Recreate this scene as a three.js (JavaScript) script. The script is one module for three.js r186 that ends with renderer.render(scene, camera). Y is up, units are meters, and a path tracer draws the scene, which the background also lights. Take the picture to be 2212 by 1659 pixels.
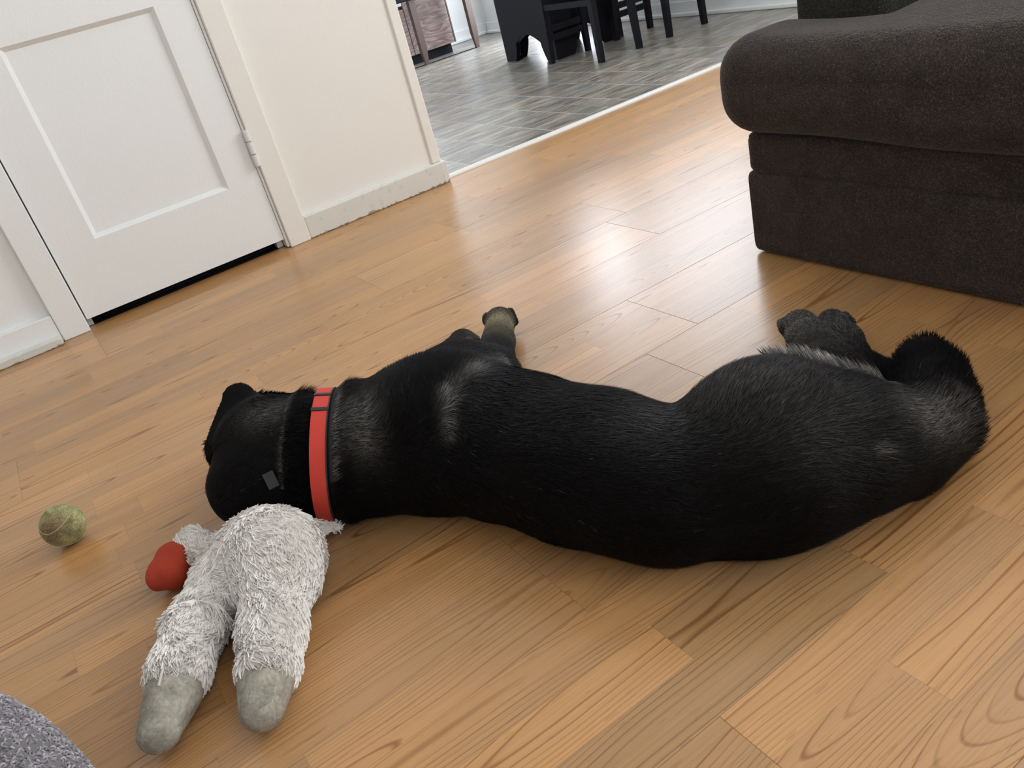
import * as THREE from 'three';
import { RoundedBoxGeometry } from 'three/addons/geometries/RoundedBoxGeometry.js';
import { mergeGeometries } from 'three/addons/utils/BufferGeometryUtils.js';
import { MeshSurfaceSampler } from 'three/addons/math/MeshSurfaceSampler.js';
import { RectAreaLightUniformsLib } from 'three/addons/lights/RectAreaLightUniformsLib.js';

// ---------- camera, sky, lights, exposure ----------
const EXPOSURE = 1.46;
const SKY = 1.2;                                   // overcast sky seen through the panes
const LOW_WINDOW = 12.0, DINING_WINDOW = 4.2, SIDE_WINDOW = 5.9, FRONT_WINDOW = 1.2, CEILING_LAMP = 2.7;
const scene = new THREE.Scene();
scene.background = new THREE.Color(0.80, 0.90, 1.0);
scene.backgroundIntensity = SKY;
const camera = new THREE.PerspectiveCamera(2 * Math.atan(829.5 / 1783) * 180 / Math.PI, 2212 / 1659, 0.05, 60);
camera.position.set(0, 0.604, 0);
{
  const m = new THREE.Matrix4().makeBasis(
    new THREE.Vector3(0.810238, -0.237169, 0.535971),
    new THREE.Vector3(0.441555, 0.848353, -0.292108),
    new THREE.Vector3(-0.385414, 0.473337, 0.792091));
  camera.quaternion.setFromRotationMatrix(m);
}
scene.add(camera);
const renderer = new THREE.WebGLRenderer({ antialias: true });
renderer.toneMapping = THREE.LinearToneMapping;
renderer.toneMappingExposure = EXPOSURE;
renderer.shadowMap.enabled = true;
RectAreaLightUniformsLib.init();
function areaLight(w, h, color, intensity, pos, target) {
  const l = new THREE.RectAreaLight(color, intensity, w, h);
  l.position.set(...pos); l.lookAt(...target); scene.add(l);
}
areaLight(0.52, 1.70, new THREE.Color(0.82, 0.89, 1.0), LOW_WINDOW, [3.12, 1.00, -4.42], [0, 1.00, -4.42]);
areaLight(1.02, 1.22, new THREE.Color(0.86, 0.92, 1.0), DINING_WINDOW, [3.12, 1.38, -3.42], [0, 1.38, -3.42]);
areaLight(1.7, 1.15, new THREE.Color(0.96, 0.98, 1.0), SIDE_WINDOW, [3.12, 1.55, -0.35], [0, 1.55, -0.35]);
areaLight(1.9, 1.2, new THREE.Color(0.97, 0.98, 1.0), FRONT_WINDOW, [0.9, 1.45, 1.57], [0.9, 1.45, 0]);
areaLight(0.42, 0.42, new THREE.Color(1.0, 0.90, 0.76), CEILING_LAMP, [0.95, 2.30, 0.25], [0.95, 0, 0.25]);

// ---------- helpers ----------
let seed = 12345;
const rnd = () => { seed = (seed + 0x6D2B79F5) | 0; let t = Math.imul(seed ^ (seed >>> 15), 1 | seed); t = (t + Math.imul(t ^ (t >>> 7), 61 | t)) ^ t; return ((t ^ (t >>> 14)) >>> 0) / 4294967296; };
const rr = (a, b) => a + (b - a) * rnd();
const V = (x, y, z) => new THREE.Vector3(x, y, z);
const clamp = (x, a, b) => Math.min(b, Math.max(a, x));
const hash = (x, y, z) => { let h = Math.imul(x, 374761393) ^ Math.imul(y, 668265263) ^ Math.imul(z, 2147483647 - 1640531527); h = Math.imul(h ^ (h >>> 13), 1274126177); return ((h ^ (h >>> 16)) >>> 0) / 4294967296; };
function noise(x, y, z = 0) {
  const xi = Math.floor(x), yi = Math.floor(y), zi = Math.floor(z);
  let u = x - xi, v = y - yi, w = z - zi; u = u * u * (3 - 2 * u); v = v * v * (3 - 2 * v); w = w * w * (3 - 2 * w);
  const L = (a, b, t) => a + (b - a) * t;
  const A = (k) => L(L(hash(xi, yi, zi + k), hash(xi + 1, yi, zi + k), u), L(hash(xi, yi + 1, zi + k), hash(xi + 1, yi + 1, zi + k), u), v);
  return z === 0 ? A(0) : L(A(0), A(1), w);
}
const fbm = (x, y, z = 0) => 0.55 * noise(x, y, z) + 0.3 * noise(x * 2.1 + 7, y * 2.1 + 3, z * 2.1) + 0.15 * noise(x * 4.3 + 1, y * 4.3 + 9, z * 4.3);
const used = new Map();
function numbered(n) { const k = used.get(n) || 0; used.set(n, k + 1); return k ? `${n}_${String(k).padStart(3, '0')}` : n; }
function shade(o) { o.castShadow = true; o.receiveShadow = true; return o; }
function thing(name, label, category, pos = [0, 0, 0], turn = 0, group) {
  const o = new THREE.Group(); o.name = numbered(name); o.position.set(...pos); o.rotation.y = turn; scene.add(o);
  o.userData = { label, category }; if (group) o.userData.group = group;
  return o;
}
function struct(name, label) { const o = new THREE.Group(); o.name = name; o.userData = { kind: 'structure', label }; scene.add(o); return o; }
function part(name, geo, mat, parent, label, kind) {
  const m = shade(new THREE.Mesh(geo, mat)); m.name = numbered(name); parent.add(m);
  if (label) m.userData.label = label; if (kind) m.userData.kind = kind;
  return m;
}
const std = (o) => new THREE.MeshStandardMaterial(o);
const lin = (r, g, b) => new THREE.Color().setRGB(r, g, b);
// box between two corners with metre uv on every face
function box(x0, y0, z0, x1, y1, z1, r = 0) {
  const w = x1 - x0, h = y1 - y0, d = z1 - z0;
  const g = r > 0 ? new RoundedBoxGeometry(w, h, d, 3, Math.min(r, w / 2.01, h / 2.01, d / 2.01)) : new THREE.BoxGeometry(w, h, d);
  g.translate((x0 + x1) / 2, (y0 + y1) / 2, (z0 + z1) / 2);
  return boxUV(g.index ? g.toNonIndexed() : g);
}
function boxUV(g) {
  const p = g.attributes.position, n = g.attributes.normal, uv = new Float32Array(p.count * 2);
  for (let i = 0; i < p.count; i += 3) {
    let nx = 0, ny = 0, nz = 0;
    for (let k = 0; k < 3; k++) { nx += Math.abs(n.getX(i + k)); ny += Math.abs(n.getY(i + k)); nz += Math.abs(n.getZ(i + k)); }
    for (let k = 0; k < 3; k++) {
      const x = p.getX(i + k), y = p.getY(i + k), z = p.getZ(i + k), q = (i + k) * 2;
      if (ny >= nx && ny >= nz) { uv[q] = x; uv[q + 1] = z; } else if (nx >= nz) { uv[q] = z; uv[q + 1] = y; } else { uv[q] = x; uv[q + 1] = y; }
    }
  }
  g.setAttribute('uv', new THREE.BufferAttribute(uv, 2));
  return g;
}
function tex(w, h, fn, srgb, rep) {
  const d = new Uint8Array(w * h * 4), c = [0, 0, 0];
  for (let y = 0; y < h; y++) for (let x = 0; x < w; x++) { fn(x, y, c); const i = (y * w + x) * 4; d[i] = clamp(c[0], 0, 255); d[i + 1] = clamp(c[1], 0, 255); d[i + 2] = clamp(c[2], 0, 255); d[i + 3] = 255; }
  const t = new THREE.DataTexture(d, w, h, THREE.RGBAFormat); t.magFilter = THREE.LinearFilter; t.minFilter = THREE.LinearFilter;
  t.wrapS = t.wrapT = THREE.RepeatWrapping; if (srgb) t.colorSpace = THREE.SRGBColorSpace; if (rep) t.repeat.set(rep, rep); t.needsUpdate = true;
  return t;
}
// wrapped noise so that a texture tiles
const tileNoise = (x, y, n, s) => { const f = (a) => ((a % n) + n) % n; const xi = Math.floor(x), yi = Math.floor(y); let u = x - xi, v = y - yi; u = u * u * (3 - 2 * u); v = v * v * (3 - 2 * v); const h = (a, b) => hash(f(a), f(b), s); const L = (a, b, t) => a + (b - a) * t; return L(L(h(xi, yi), h(xi + 1, yi), u), L(h(xi, yi + 1), h(xi + 1, yi + 1), u), v); };

// ---------- surface nets: meshes a signed distance field ----------
function surfaceNets(f, lo, hi, cell) {
  const n = [0, 1, 2].map((k) => Math.ceil((hi[k] - lo[k]) / cell) + 1), [nx, ny, nz] = n, B = 6;
  const D = new Float32Array(nx * ny * nz).fill(1);
  const id = (i, j, k) => i + nx * (j + ny * k);
  for (let k0 = 0; k0 < nz; k0 += B) for (let j0 = 0; j0 < ny; j0 += B) for (let i0 = 0; i0 < nx; i0 += B) {
    const c = B / 2 * cell, v = f(lo[0] + i0 * cell + c, lo[1] + j0 * cell + c, lo[2] + k0 * cell + c);
    const far = Math.abs(v) > B * cell * 1.6;
    for (let k = k0; k < Math.min(k0 + B, nz); k++) for (let j = j0; j < Math.min(j0 + B, ny); j++) for (let i = i0; i < Math.min(i0 + B, nx); i++)
      D[id(i, j, k)] = far ? v : f(lo[0] + i * cell, lo[1] + j * cell, lo[2] + k * cell);
  }
  const at = new Int32Array(nx * ny * nz).fill(-1), pos = [], idx = [];
  const E = [[0, 1], [2, 3], [4, 5], [6, 7], [0, 2], [1, 3], [4, 6], [5, 7], [0, 4], [1, 5], [2, 6], [3, 7]], v8 = new Float32Array(8);
  for (let k = 0; k < nz - 1; k++) for (let j = 0; j < ny - 1; j++) for (let i = 0; i < nx - 1; i++) {
    let neg = 0;
    for (let q = 0; q < 8; q++) { v8[q] = D[id(i + (q & 1), j + ((q >> 1) & 1), k + (q >> 2))]; if (v8[q] < 0) neg++; }
    if (!neg || neg === 8) continue;
    let sx = 0, sy = 0, sz = 0, m = 0;
    for (const [a, b] of E) if ((v8[a] < 0) !== (v8[b] < 0)) {
      const t = v8[a] / (v8[a] - v8[b]);
      sx += (a & 1) + t * ((b & 1) - (a & 1)); sy += ((a >> 1) & 1) + t * (((b >> 1) & 1) - ((a >> 1) & 1)); sz += (a >> 2) + t * ((b >> 2) - (a >> 2)); m++;
    }
    at[id(i, j, k)] = pos.length / 3;
    pos.push(lo[0] + (i + sx / m) * cell, lo[1] + (j + sy / m) * cell, lo[2] + (k + sz / m) * cell);
  }
  const quad = (a, b, c, d, flip) => { if (a < 0 || b < 0 || c < 0 || d < 0) return; flip ? idx.push(a, c, b, b, c, d) : idx.push(a, b, c, b, d, c); };
  for (let k = 1; k < nz - 1; k++) for (let j = 1; j < ny - 1; j++) for (let i = 1; i < nx - 1; i++) {
    const s = D[id(i, j, k)] < 0;
    if (s !== (D[id(i + 1, j, k)] < 0)) quad(at[id(i, j - 1, k - 1)], at[id(i, j, k - 1)], at[id(i, j - 1, k)], at[id(i, j, k)], !s);
    if (s !== (D[id(i, j + 1, k)] < 0)) quad(at[id(i - 1, j, k - 1)], at[id(i, j, k - 1)], at[id(i - 1, j, k)], at[id(i, j, k)], s);
    if (s !== (D[id(i, j, k + 1)] < 0)) quad(at[id(i - 1, j - 1, k)], at[id(i, j - 1, k)], at[id(i - 1, j, k)], at[id(i, j, k)], !s);
  }
  const g = new THREE.BufferGeometry();
  const P = new Float32Array(pos), N = new Float32Array(pos.length), e = cell * 0.7;
  for (let i = 0; i < P.length; i += 3) {
    const x = P[i], y = P[i + 1], z = P[i + 2];
    const a = f(x + e, y, z) - f(x - e, y, z), b = f(x, y + e, z) - f(x, y - e, z), c = f(x, y, z + e) - f(x, y, z - e), l = Math.hypot(a, b, c) || 1;
    N[i] = a / l; N[i + 1] = b / l; N[i + 2] = c / l;
  }
  g.setAttribute('position', new THREE.BufferAttribute(P, 3));
  g.setAttribute('normal', new THREE.BufferAttribute(N, 3));
  g.setIndex(idx);
  return g;
}
const netUV = (g) => boxUV(g.toNonIndexed()); // metre uv, each triangle by its own dominant axis
const smin = (a, b, k) => { const h = Math.max(k - Math.abs(a - b), 0) / k; return Math.min(a, b) - h * h * k * 0.25; };
function cone(x, y, z, A, B, k) {
  y *= k; const ay = A[1] * k, bx = B[0] - A[0], by = B[1] * k - ay, bz = B[2] - A[2], px = x - A[0], py = y - ay, pz = z - A[2];
  const t = clamp((px * bx + py * by + pz * bz) / (bx * bx + by * by + bz * bz), 0, 1);
  return Math.hypot(px - t * bx, py - t * by, pz - t * bz) - (A[3] + (B[3] - A[3]) * t);
}
// copies of a small geometry laid on a surface; dir(p, n) gives the lie of the pile, look(p, n) its size and tint
function pile(name, geo, mat, mesh, count, place, parent, label, tries = 1.6) {
  const s = new MeshSurfaceSampler(mesh).setRandomGenerator(rnd).build();
  const im = new THREE.InstancedMesh(geo, mat, count), p = V(), n = V(), m = new THREE.Matrix4(), X = V(), Y = V(), Z = V(), c = new THREE.Color();
  let k = 0;
  for (let i = 0; i < count * tries && k < count; i++) {
    s.sample(p, n); n.normalize();
    const o = place(p, n, c); if (!o) continue;
    Y.copy(o.dir).addScaledVector(n, o.lift).normalize();
    X.crossVectors(Y, n).normalize(); Z.crossVectors(X, Y);
    m.makeBasis(X.multiplyScalar(o.w), Y.multiplyScalar(o.l), Z.multiplyScalar(o.l)); const sink = o.sink ?? 0.001; m.setPosition(p.x - n.x * sink, p.y - n.y * sink, p.z - n.z * sink);
    im.setMatrixAt(k, m); im.setColorAt(k, c); k++;
  }
  im.count = k; im.name = numbered(name); im.userData = { kind: 'stuff', label }; shade(im); parent.add(im);
  return im;
}
// a hair: flat tapered strip of unit length along +Y, bending towards -Z
function hairGeo(bend = 0.18) {
  const P = [], N = [], I = [], rows = [[0, 1], [0.35, 0.9], [0.7, 0.6], [1, 0]];
  rows.forEach(([t, w]) => { const z = -bend * t * t; if (w > 0) { P.push(-w / 2, t, z, w / 2, t, z); N.push(-0.5, 0, 0.87, 0.5, 0, 0.87); } else { P.push(0, t, z); N.push(0, 0, 1); } });
  I.push(0, 1, 2, 1, 3, 2, 2, 3, 4, 3, 5, 4, 4, 5, 6);
  const g = new THREE.BufferGeometry(); g.setAttribute('position', new THREE.Float32BufferAttribute(P, 3)); g.setAttribute('normal', new THREE.Float32BufferAttribute(N, 3)); g.setIndex(I); return g;
}

// ---------- textures ----------
// laminate boards: six prints in one picture, each row a board 1.29 m x 0.1755 m
function boardPrints(base) {
  const W = 2048, H = 2046, rowH = H / 6;
  const spec = [];
  for (let r = 0; r < 6; r++) {
    const list = [];
    for (let s = 0; s < 3; s++) { const cuts = [rr(0.12, 0.45), rr(0.62, 1.0)], seg = []; for (let q = 0; q < 3; q++) seg.push({ off: rr(0, 500), tone: rr(-1, 1), cy: rr(0.15, 0.85), d0: rr(0.006, 0.016), d1: rr(0.012, 0.05), fr: rr(0.8, 1.25), kx: rr(0, 9) }); list.push({ cuts, seg }); }
    spec.push(list);
  }
  const t = tex(W, H, (px, py, c) => {
    const r = Math.min(5, Math.floor(py / rowH)), v = (py - r * rowH) / rowH, ns = 3, si = Math.min(2, Math.floor(v * 3));
    const st = spec[r][si], x = px / W * 1.29, y = v * 0.1755, qi = x < st.cuts[0] ? 0 : x < st.cuts[1] ? 1 : 2;
    const s = st.seg[qi], endD = Math.min(Math.abs(x - st.cuts[0]), Math.abs(x - st.cuts[1]));
    const u = (v * ns - si);                                    // across the strip
    const wob = (noise(x * 3.1 + s.off, 3.1) - 0.5) * 0.030 + (noise(x * 9 + s.off, y * 30) - 0.5) * 0.006;
    const yy = (y - (si + s.cy) / ns * 0.1755) + wob;
    const depth = s.d0 + s.d1 * Math.pow(noise(x * 3.4 + s.off + 31, 8.4), 1.4);
    const rad = Math.sqrt(yy * yy + depth * depth);
    const q = rad * 235 * s.fr + noise(x * 3 + s.off, y * 9) * 0.8;
    const fr = q - Math.floor(q), ringTone = hash(Math.floor(q) + 7, r, si * 3 + qi);
    const line = Math.exp(-Math.pow((fr - 0.90) / 0.07, 2)) * (0.2 + 0.8 * ringTone);
    const late = Math.pow(fr, 3) * 0.45;
    const fib = noise(x * 9 + s.off, y * 900) * 0.6 + noise(x * 26, y * 1700 + s.off) * 0.4;
    const pore = noise(x * 38 + s.off, y * 1100) > 0.86 && noise(x * 12, y * 400 + s.off) > 0.5 ? 1 : 0;
    const blotch = fbm(x * 3 + s.off, y * 11) - 0.5;
    let k = 1.0 + s.tone * 0.036 + blotch * 0.12 - line * 0.25 - late * 0.10 + (fib - 0.5) * 0.11 - pore * 0.09;
    if (u < 0.010 || u > 0.990 || endD < 0.0006) k *= 0.94;
    const warm = 1 + 0.02 * s.tone + blotch * 0.05 + line * 0.05;
    c[0] = base[0] * k * (0.5 + 0.5 * warm); c[1] = base[1] * k * (1 - line * 0.09); c[2] = base[2] * k * (2 - warm) * (1 - line * 0.22);
  }, true);
  return t;
}
const woodA = boardPrints([194, 149, 100]), woodB = boardPrints([187, 142, 93]);
const fineBump = tex(512, 512, (x, y, c) => { const v = 128 + 60 * (tileNoise(x / 8, y / 8, 64, 1) - 0.5) + 90 * (tileNoise(x / 3, y / 3, 171, 2) - 0.5); c[0] = c[1] = c[2] = v; }, false);
const weave = tex(512, 512, (x, y, c) => { const a = Math.sin(x * Math.PI / 4) * Math.cos(y * Math.PI / 4), v = 120 + 40 * a + 110 * (tileNoise(x / 3, y / 5, 512, 3) - 0.5) + 60 * (tileNoise(x / 14, y / 14, 512, 4) - 0.5); c[0] = c[1] = c[2] = v; }, false);
const fleck = tex(1024, 1024, (x, y, c) => { const a = tileNoise(x / 1.5, y / 2.6, 1024, 41), b = tileNoise(x / 3.2, y / 1.5, 1024, 42), d = tileNoise(x / 60, y / 60, 1024, 43), k = 120 + 150 * Math.pow(a * b, 1.0) + 26 * (d - 0.5) + (a > 0.88 && b > 0.5 ? 60 : 0); c[0] = k; c[1] = k * 0.985; c[2] = k * 0.975; }, true, 2.2);
const rep = (t, a, b = a) => { const k = t.clone(); k.repeat.set(a, b); k.needsUpdate = true; return k; };

// ---------- materials ----------
const M = {
  wood: [1.0, 0.965, 1.03, 0.99].flatMap((k) => [woodA, woodB].map((t) => new THREE.MeshPhysicalMaterial({ map: t, color: lin(k, k * (k > 1 ? 0.99 : 1), k), roughness: 0.29, ior: 1.6, bumpMap: t, bumpScale: 0.00012 }))),
  wall: std({ color: lin(0.87, 0.88, 0.87), roughness: 0.62, bumpMap: rep(fineBump, 9), bumpScale: 0.0006 }),
  cream: std({ color: lin(0.86, 0.84, 0.79), roughness: 0.6, bumpMap: rep(fineBump, 9), bumpScale: 0.0005 }),
  paint: std({ color: lin(0.87, 0.89, 0.885), roughness: 0.42, bumpMap: rep(fineBump, 4), bumpScale: 0.0005 }),
  dark: std({ color: lin(0.02, 0.02, 0.022), roughness: 0.9 }),
  strip: std({ color: lin(0.72, 0.69, 0.64), roughness: 0.45 }),
  black: new THREE.MeshPhysicalMaterial({ color: lin(0.006, 0.006, 0.011), roughness: 0.55, specularIntensity: 0.4 }),
  brown: std({ color: lin(0.11, 0.075, 0.06), roughness: 0.5 }),
  sofa: new THREE.MeshPhysicalMaterial({ map: fleck, color: lin(0.138, 0.116, 0.108), roughness: 0.95, specularIntensity: 0.5, sheen: 1.0, sheenColor: lin(0.34, 0.32, 0.30), sheenRoughness: 0.5, bumpMap: rep(weave, 4), bumpScale: 0.0025 }),
  sofaArm: new THREE.MeshPhysicalMaterial({ map: fleck, color: lin(0.11, 0.115, 0.098), roughness: 0.95, specularIntensity: 0.4, bumpMap: rep(weave, 4), bumpScale: 0.0025 }),
  glass: new THREE.MeshPhysicalMaterial({ color: 0xffffff, transmission: 1, thickness: 0, roughness: 0.02, ior: 1.5 }),
  ceiling: std({ color: lin(0.82, 0.81, 0.79), roughness: 0.9 }),
};
const chips = tex(1024, 64, (x, y, c) => {
  const h = y / 64, e = tileNoise(x / 9, y / 7, 1024, 5) * 0.6 + tileNoise(x / 30, 0.5, 1024, 6) * 0.6, on = e - h * 4.0 > 0.44;
  const k = 1 - (tileNoise(x / 20, y / 20, 1024, 8) > 0.8 ? 0.03 : 0);
  if (on) { c[0] = 172; c[1] = 168; c[2] = 152; } else { c[0] = 230 * k; c[1] = 229 * k; c[2] = 222 * k; }
}, true);
M.base = std({ map: chips, roughness: 0.45, bumpMap: rep(fineBump, 4), bumpScale: 0.0005 });

// ---------- setting: the room shell ----------
const RX = 3.145, FZ = -5.325, AZ = -2.222, CEIL = 2.4, LX = -1.7, BZ = 1.6, DX = 0.78;
function shell(name, geos, mat, label) { const g = struct(name, label); part(name.replace(/_.*/, '') + '_surface', geos.length > 1 ? mergeGeometries(geos) : geos[0], mat, g); return g; }
shell('ceiling', [box(LX - 0.1, CEIL, FZ - 0.1, RX + 0.1, CEIL + 0.1, BZ + 0.1)], M.ceiling, 'plain white ceiling over both rooms');
// right wall with a window to each room
const WP = { z0: -4.72, z1: -4.12, y0: 0.10, y1: 1.90 }, WD = { z0: -3.98, z1: -2.86, y0: 0.74, y1: 2.04 }, WS = { z0: -1.22, z1: 0.52, y0: 0.96, y1: 2.14 }, WF = { x0: -0.07, x1: 1.87, y0: 0.84, y1: 2.06 };
shell('wall_right', [
  box(RX, -0.05, FZ - 0.1, RX + 0.12, CEIL, WP.z0), box(RX, -0.05, WP.z0, RX + 0.12, WP.y0, WP.z1), box(RX, WP.y1, WP.z0, RX + 0.12, CEIL, WP.z1), box(RX, -0.05, WP.z1, RX + 0.12, CEIL, WD.z0), box(RX, -0.05, WD.z0, RX + 0.12, WD.y0, WD.z1), box(RX, WD.y1, WD.z0, RX + 0.12, CEIL, WD.z1),
  box(RX, -0.05, WD.z1, RX + 0.12, CEIL, WS.z0), box(RX, -0.05, WS.z0, RX + 0.12, WS.y0, WS.z1), box(RX, WS.y1, WS.z0, RX + 0.12, CEIL, WS.z1), box(RX, -0.05, WS.z1, RX + 0.12, CEIL, BZ + 0.1)],
  M.wall, 'far white wall behind the dining chairs with window above');
shell('wall_back', [box(DX - 0.1, -0.05, FZ - 0.1, RX, CEIL, FZ)], M.wall, 'white dining room wall behind the wood-grain cabinet');
shell('wall_inner', [box(DX - 0.1, -0.05, FZ, DX, CEIL, -2.335)], M.wall, 'white dining room wall behind the closet');
shell('wall_front', [box(LX - 0.1, -0.05, BZ, WF.x0, CEIL, BZ + 0.12), box(WF.x0, -0.05, BZ, WF.x1, WF.y0, BZ + 0.12), box(WF.x0, WF.y1, BZ, WF.x1, CEIL, BZ + 0.12), box(WF.x1, -0.05, BZ, RX, CEIL, BZ + 0.12)], M.wall, 'white living room wall behind the camera');
shell('wall_side', [box(LX - 0.1, -0.05, -2.34, LX, CEIL, BZ)], M.wall, 'white living room wall at the far left');
// door wall: openings for the closet door only; its right end stops at the dining room opening
shell('wall_left', [box(LX, -0.05, -2.335, -0.03, CEIL, AZ), box(-0.03, 2.05, -2.335, 0.565, CEIL, AZ)], M.paint, 'white painted wall left of the closet door');
shell('wall_left_001', [box(0.565, -0.05, -2.335, 1.046, CEIL, AZ)], M.cream, 'cream painted wall between the closet door and the dining room opening');
shell('wall_closet', [box(-0.4, -0.05, -2.96, DX - 0.1, CEIL, -2.9), box(-0.46, -0.05, -2.96, -0.4, CEIL, -2.335), box(-0.4, -0.06, -2.9, DX - 0.1, -0.001, -2.303)], M.dark, 'dark closet inside behind the white door');

// windows with frames, mullions and panes
function windowUnit(n, axis, a0, a1, y0, y1, at, label) {
  const g = struct(`window_${n}`, label), t = 0.05;
  const bx = (a, b, c, d, e0, e1) => axis === 'x' ? box(at + e0, c, a, at + e1, d, b) : box(a, c, at + e0, b, d, at + e1);
  part('window_frame', mergeGeometries([bx(a0, a1, y0, y0 + t, 0.02, 0.09), bx(a0, a1, y1 - t, y1, 0.02, 0.09), bx(a0, a0 + t, y0 + t, y1 - t, 0.02, 0.09), bx(a1 - t, a1, y0 + t, y1 - t, 0.02, 0.09)]), M.paint, g);
  const mid = (a0 + a1) / 2;
  part('mullion', bx(mid - 0.03, mid + 0.03, y0 + t, y1 - t, 0.025, 0.085), M.paint, g);
  for (const [p, q] of [[a0 + t, mid - 0.03], [mid + 0.03, a1 - t]]) part('window_pane', bx(p, q, y0 + t, y1 - t, 0.05, 0.054), M.glass, g);
}
windowUnit(4, 'x', WP.z0, WP.z1, WP.y0, WP.y1, RX, 'tall narrow dining room window behind the table');
windowUnit(1, 'x', WD.z0, WD.z1, WD.y0, WD.y1, RX, 'dining room window with white frame beside the patio door');
windowUnit(2, 'x', WS.z0, WS.z1, WS.y0, WS.y1, RX, 'living room window behind the sofa');
windowUnit(3, 'z', WF.x0, WF.x1, WF.y0, WF.y1, BZ, 'living room window behind the camera');

// wood laminate floor: every board a mesh
{
  const fl = struct('floor', 'glossy honey wood laminate floor of long boards');
  part('underlay', box(LX, -0.06, -2.30, RX, -0.0065, BZ), M.dark, fl);
  const bw = 0.1755, bl = 1.29, z0 = -0.373;
  const joints = { '-1': 0.284, 1: 0.28, 3: 0.78, 9: 0.005, 0: -0.36, 2: -0.62, 4: 0.30, 5: 1.02, 6: -0.21, 7: 0.55, 8: -0.45, 10: 0.71 };
  for (let r = -12; r <= 10; r++) {
    const zb = z0 - bw * r, za = Math.max(zb - bw, -2.241);
    let j = joints[r] ?? rr(0, bl);
    let x = j - Math.ceil((j - LX) / bl) * bl;
    for (; x < RX; x += bl) {
      const a = Math.max(x, LX), b = Math.min(x + bl, RX); if (b - a < 0.03) continue;
      const gap = 0.00012, ch = 0.0005, X0 = a + gap, X1 = b - gap, Z0 = za + gap, Z1 = zb - gap, y = rr(-0.00012, 0.0001), yb = -0.006;
      const g = new THREE.BufferGeometry();
      const P = [], U = [], N = [], I = [];
      const v = (X, Y, Z, n) => { P.push(X, Y, Z); N.push(...n); U.push(X, Z); return P.length / 3 - 1; };
      const q = (p, n) => { const i = p.map((o) => v(...o, n)); I.push(i[0], i[1], i[2], i[0], i[2], i[3]); };
      const x0 = X0 + ch, x1 = X1 - ch, w0 = Z0 + ch, w1 = Z1 - ch, yc = y - ch * 0.5;
      q([[x0, y, w1], [x1, y, w1], [x1, y, w0], [x0, y, w0]], [0, 1, 0]);
      q([[X0, yc, Z1], [X1, yc, Z1], [x1, y, w1], [x0, y, w1]], [0, 0.89, 0.45]); q([[X1, yc, Z0], [X0, yc, Z0], [x0, y, w0], [x1, y, w0]], [0, 0.89, -0.45]);
      q([[X1, yc, Z1], [X1, yc, Z0], [x1, y, w0], [x1, y, w1]], [0.45, 0.89, 0]); q([[X0, yc, Z0], [X0, yc, Z1], [x0, y, w1], [x0, y, w0]], [-0.45, 0.89, 0]);
      q([[X0, yb, Z1], [X1, yb, Z1], [X1, yc, Z1], [X0, yc, Z1]], [0, 0, 1]); q([[X1, yb, Z0], [X0, yb, Z0], [X0, yc, Z0], [X1, yc, Z0]], [0, 0, -1]);
      q([[X1, yb, Z1], [X1, yb, Z0], [X1, yc, Z0], [X1, yc, Z1]], [1, 0, 0]); q([[X0, yb, Z0], [X0, yb, Z1], [X0, yc, Z1], [X0, yc, Z0]], [-1, 0, 0]);
      const row = Math.floor(rr(0, 6)), m = Math.floor(rr(0, M.wood.length)), flip = rnd() < 0.5;
      for (let i = 0; i < U.length; i += 2) { let uu = (U[i] - x) / bl, vv = (U[i + 1] - (zb - bw)) / bw; if (flip) { uu = 1 - uu; vv = 1 - vv; } U[i] = clamp(uu, 0.001, 0.999); U[i + 1] = (row + clamp(vv, 0.006, 0.994)) / 6; }
      g.setAttribute('position', new THREE.Float32BufferAttribute(P, 3)); g.setAttribute('normal', new THREE.Float32BufferAttribute(N, 3)); g.setAttribute('uv', new THREE.Float32BufferAttribute(U, 2)); g.setIndex(I);
      part('plank', g, M.wood[m], fl);
    }
  }
}
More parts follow.
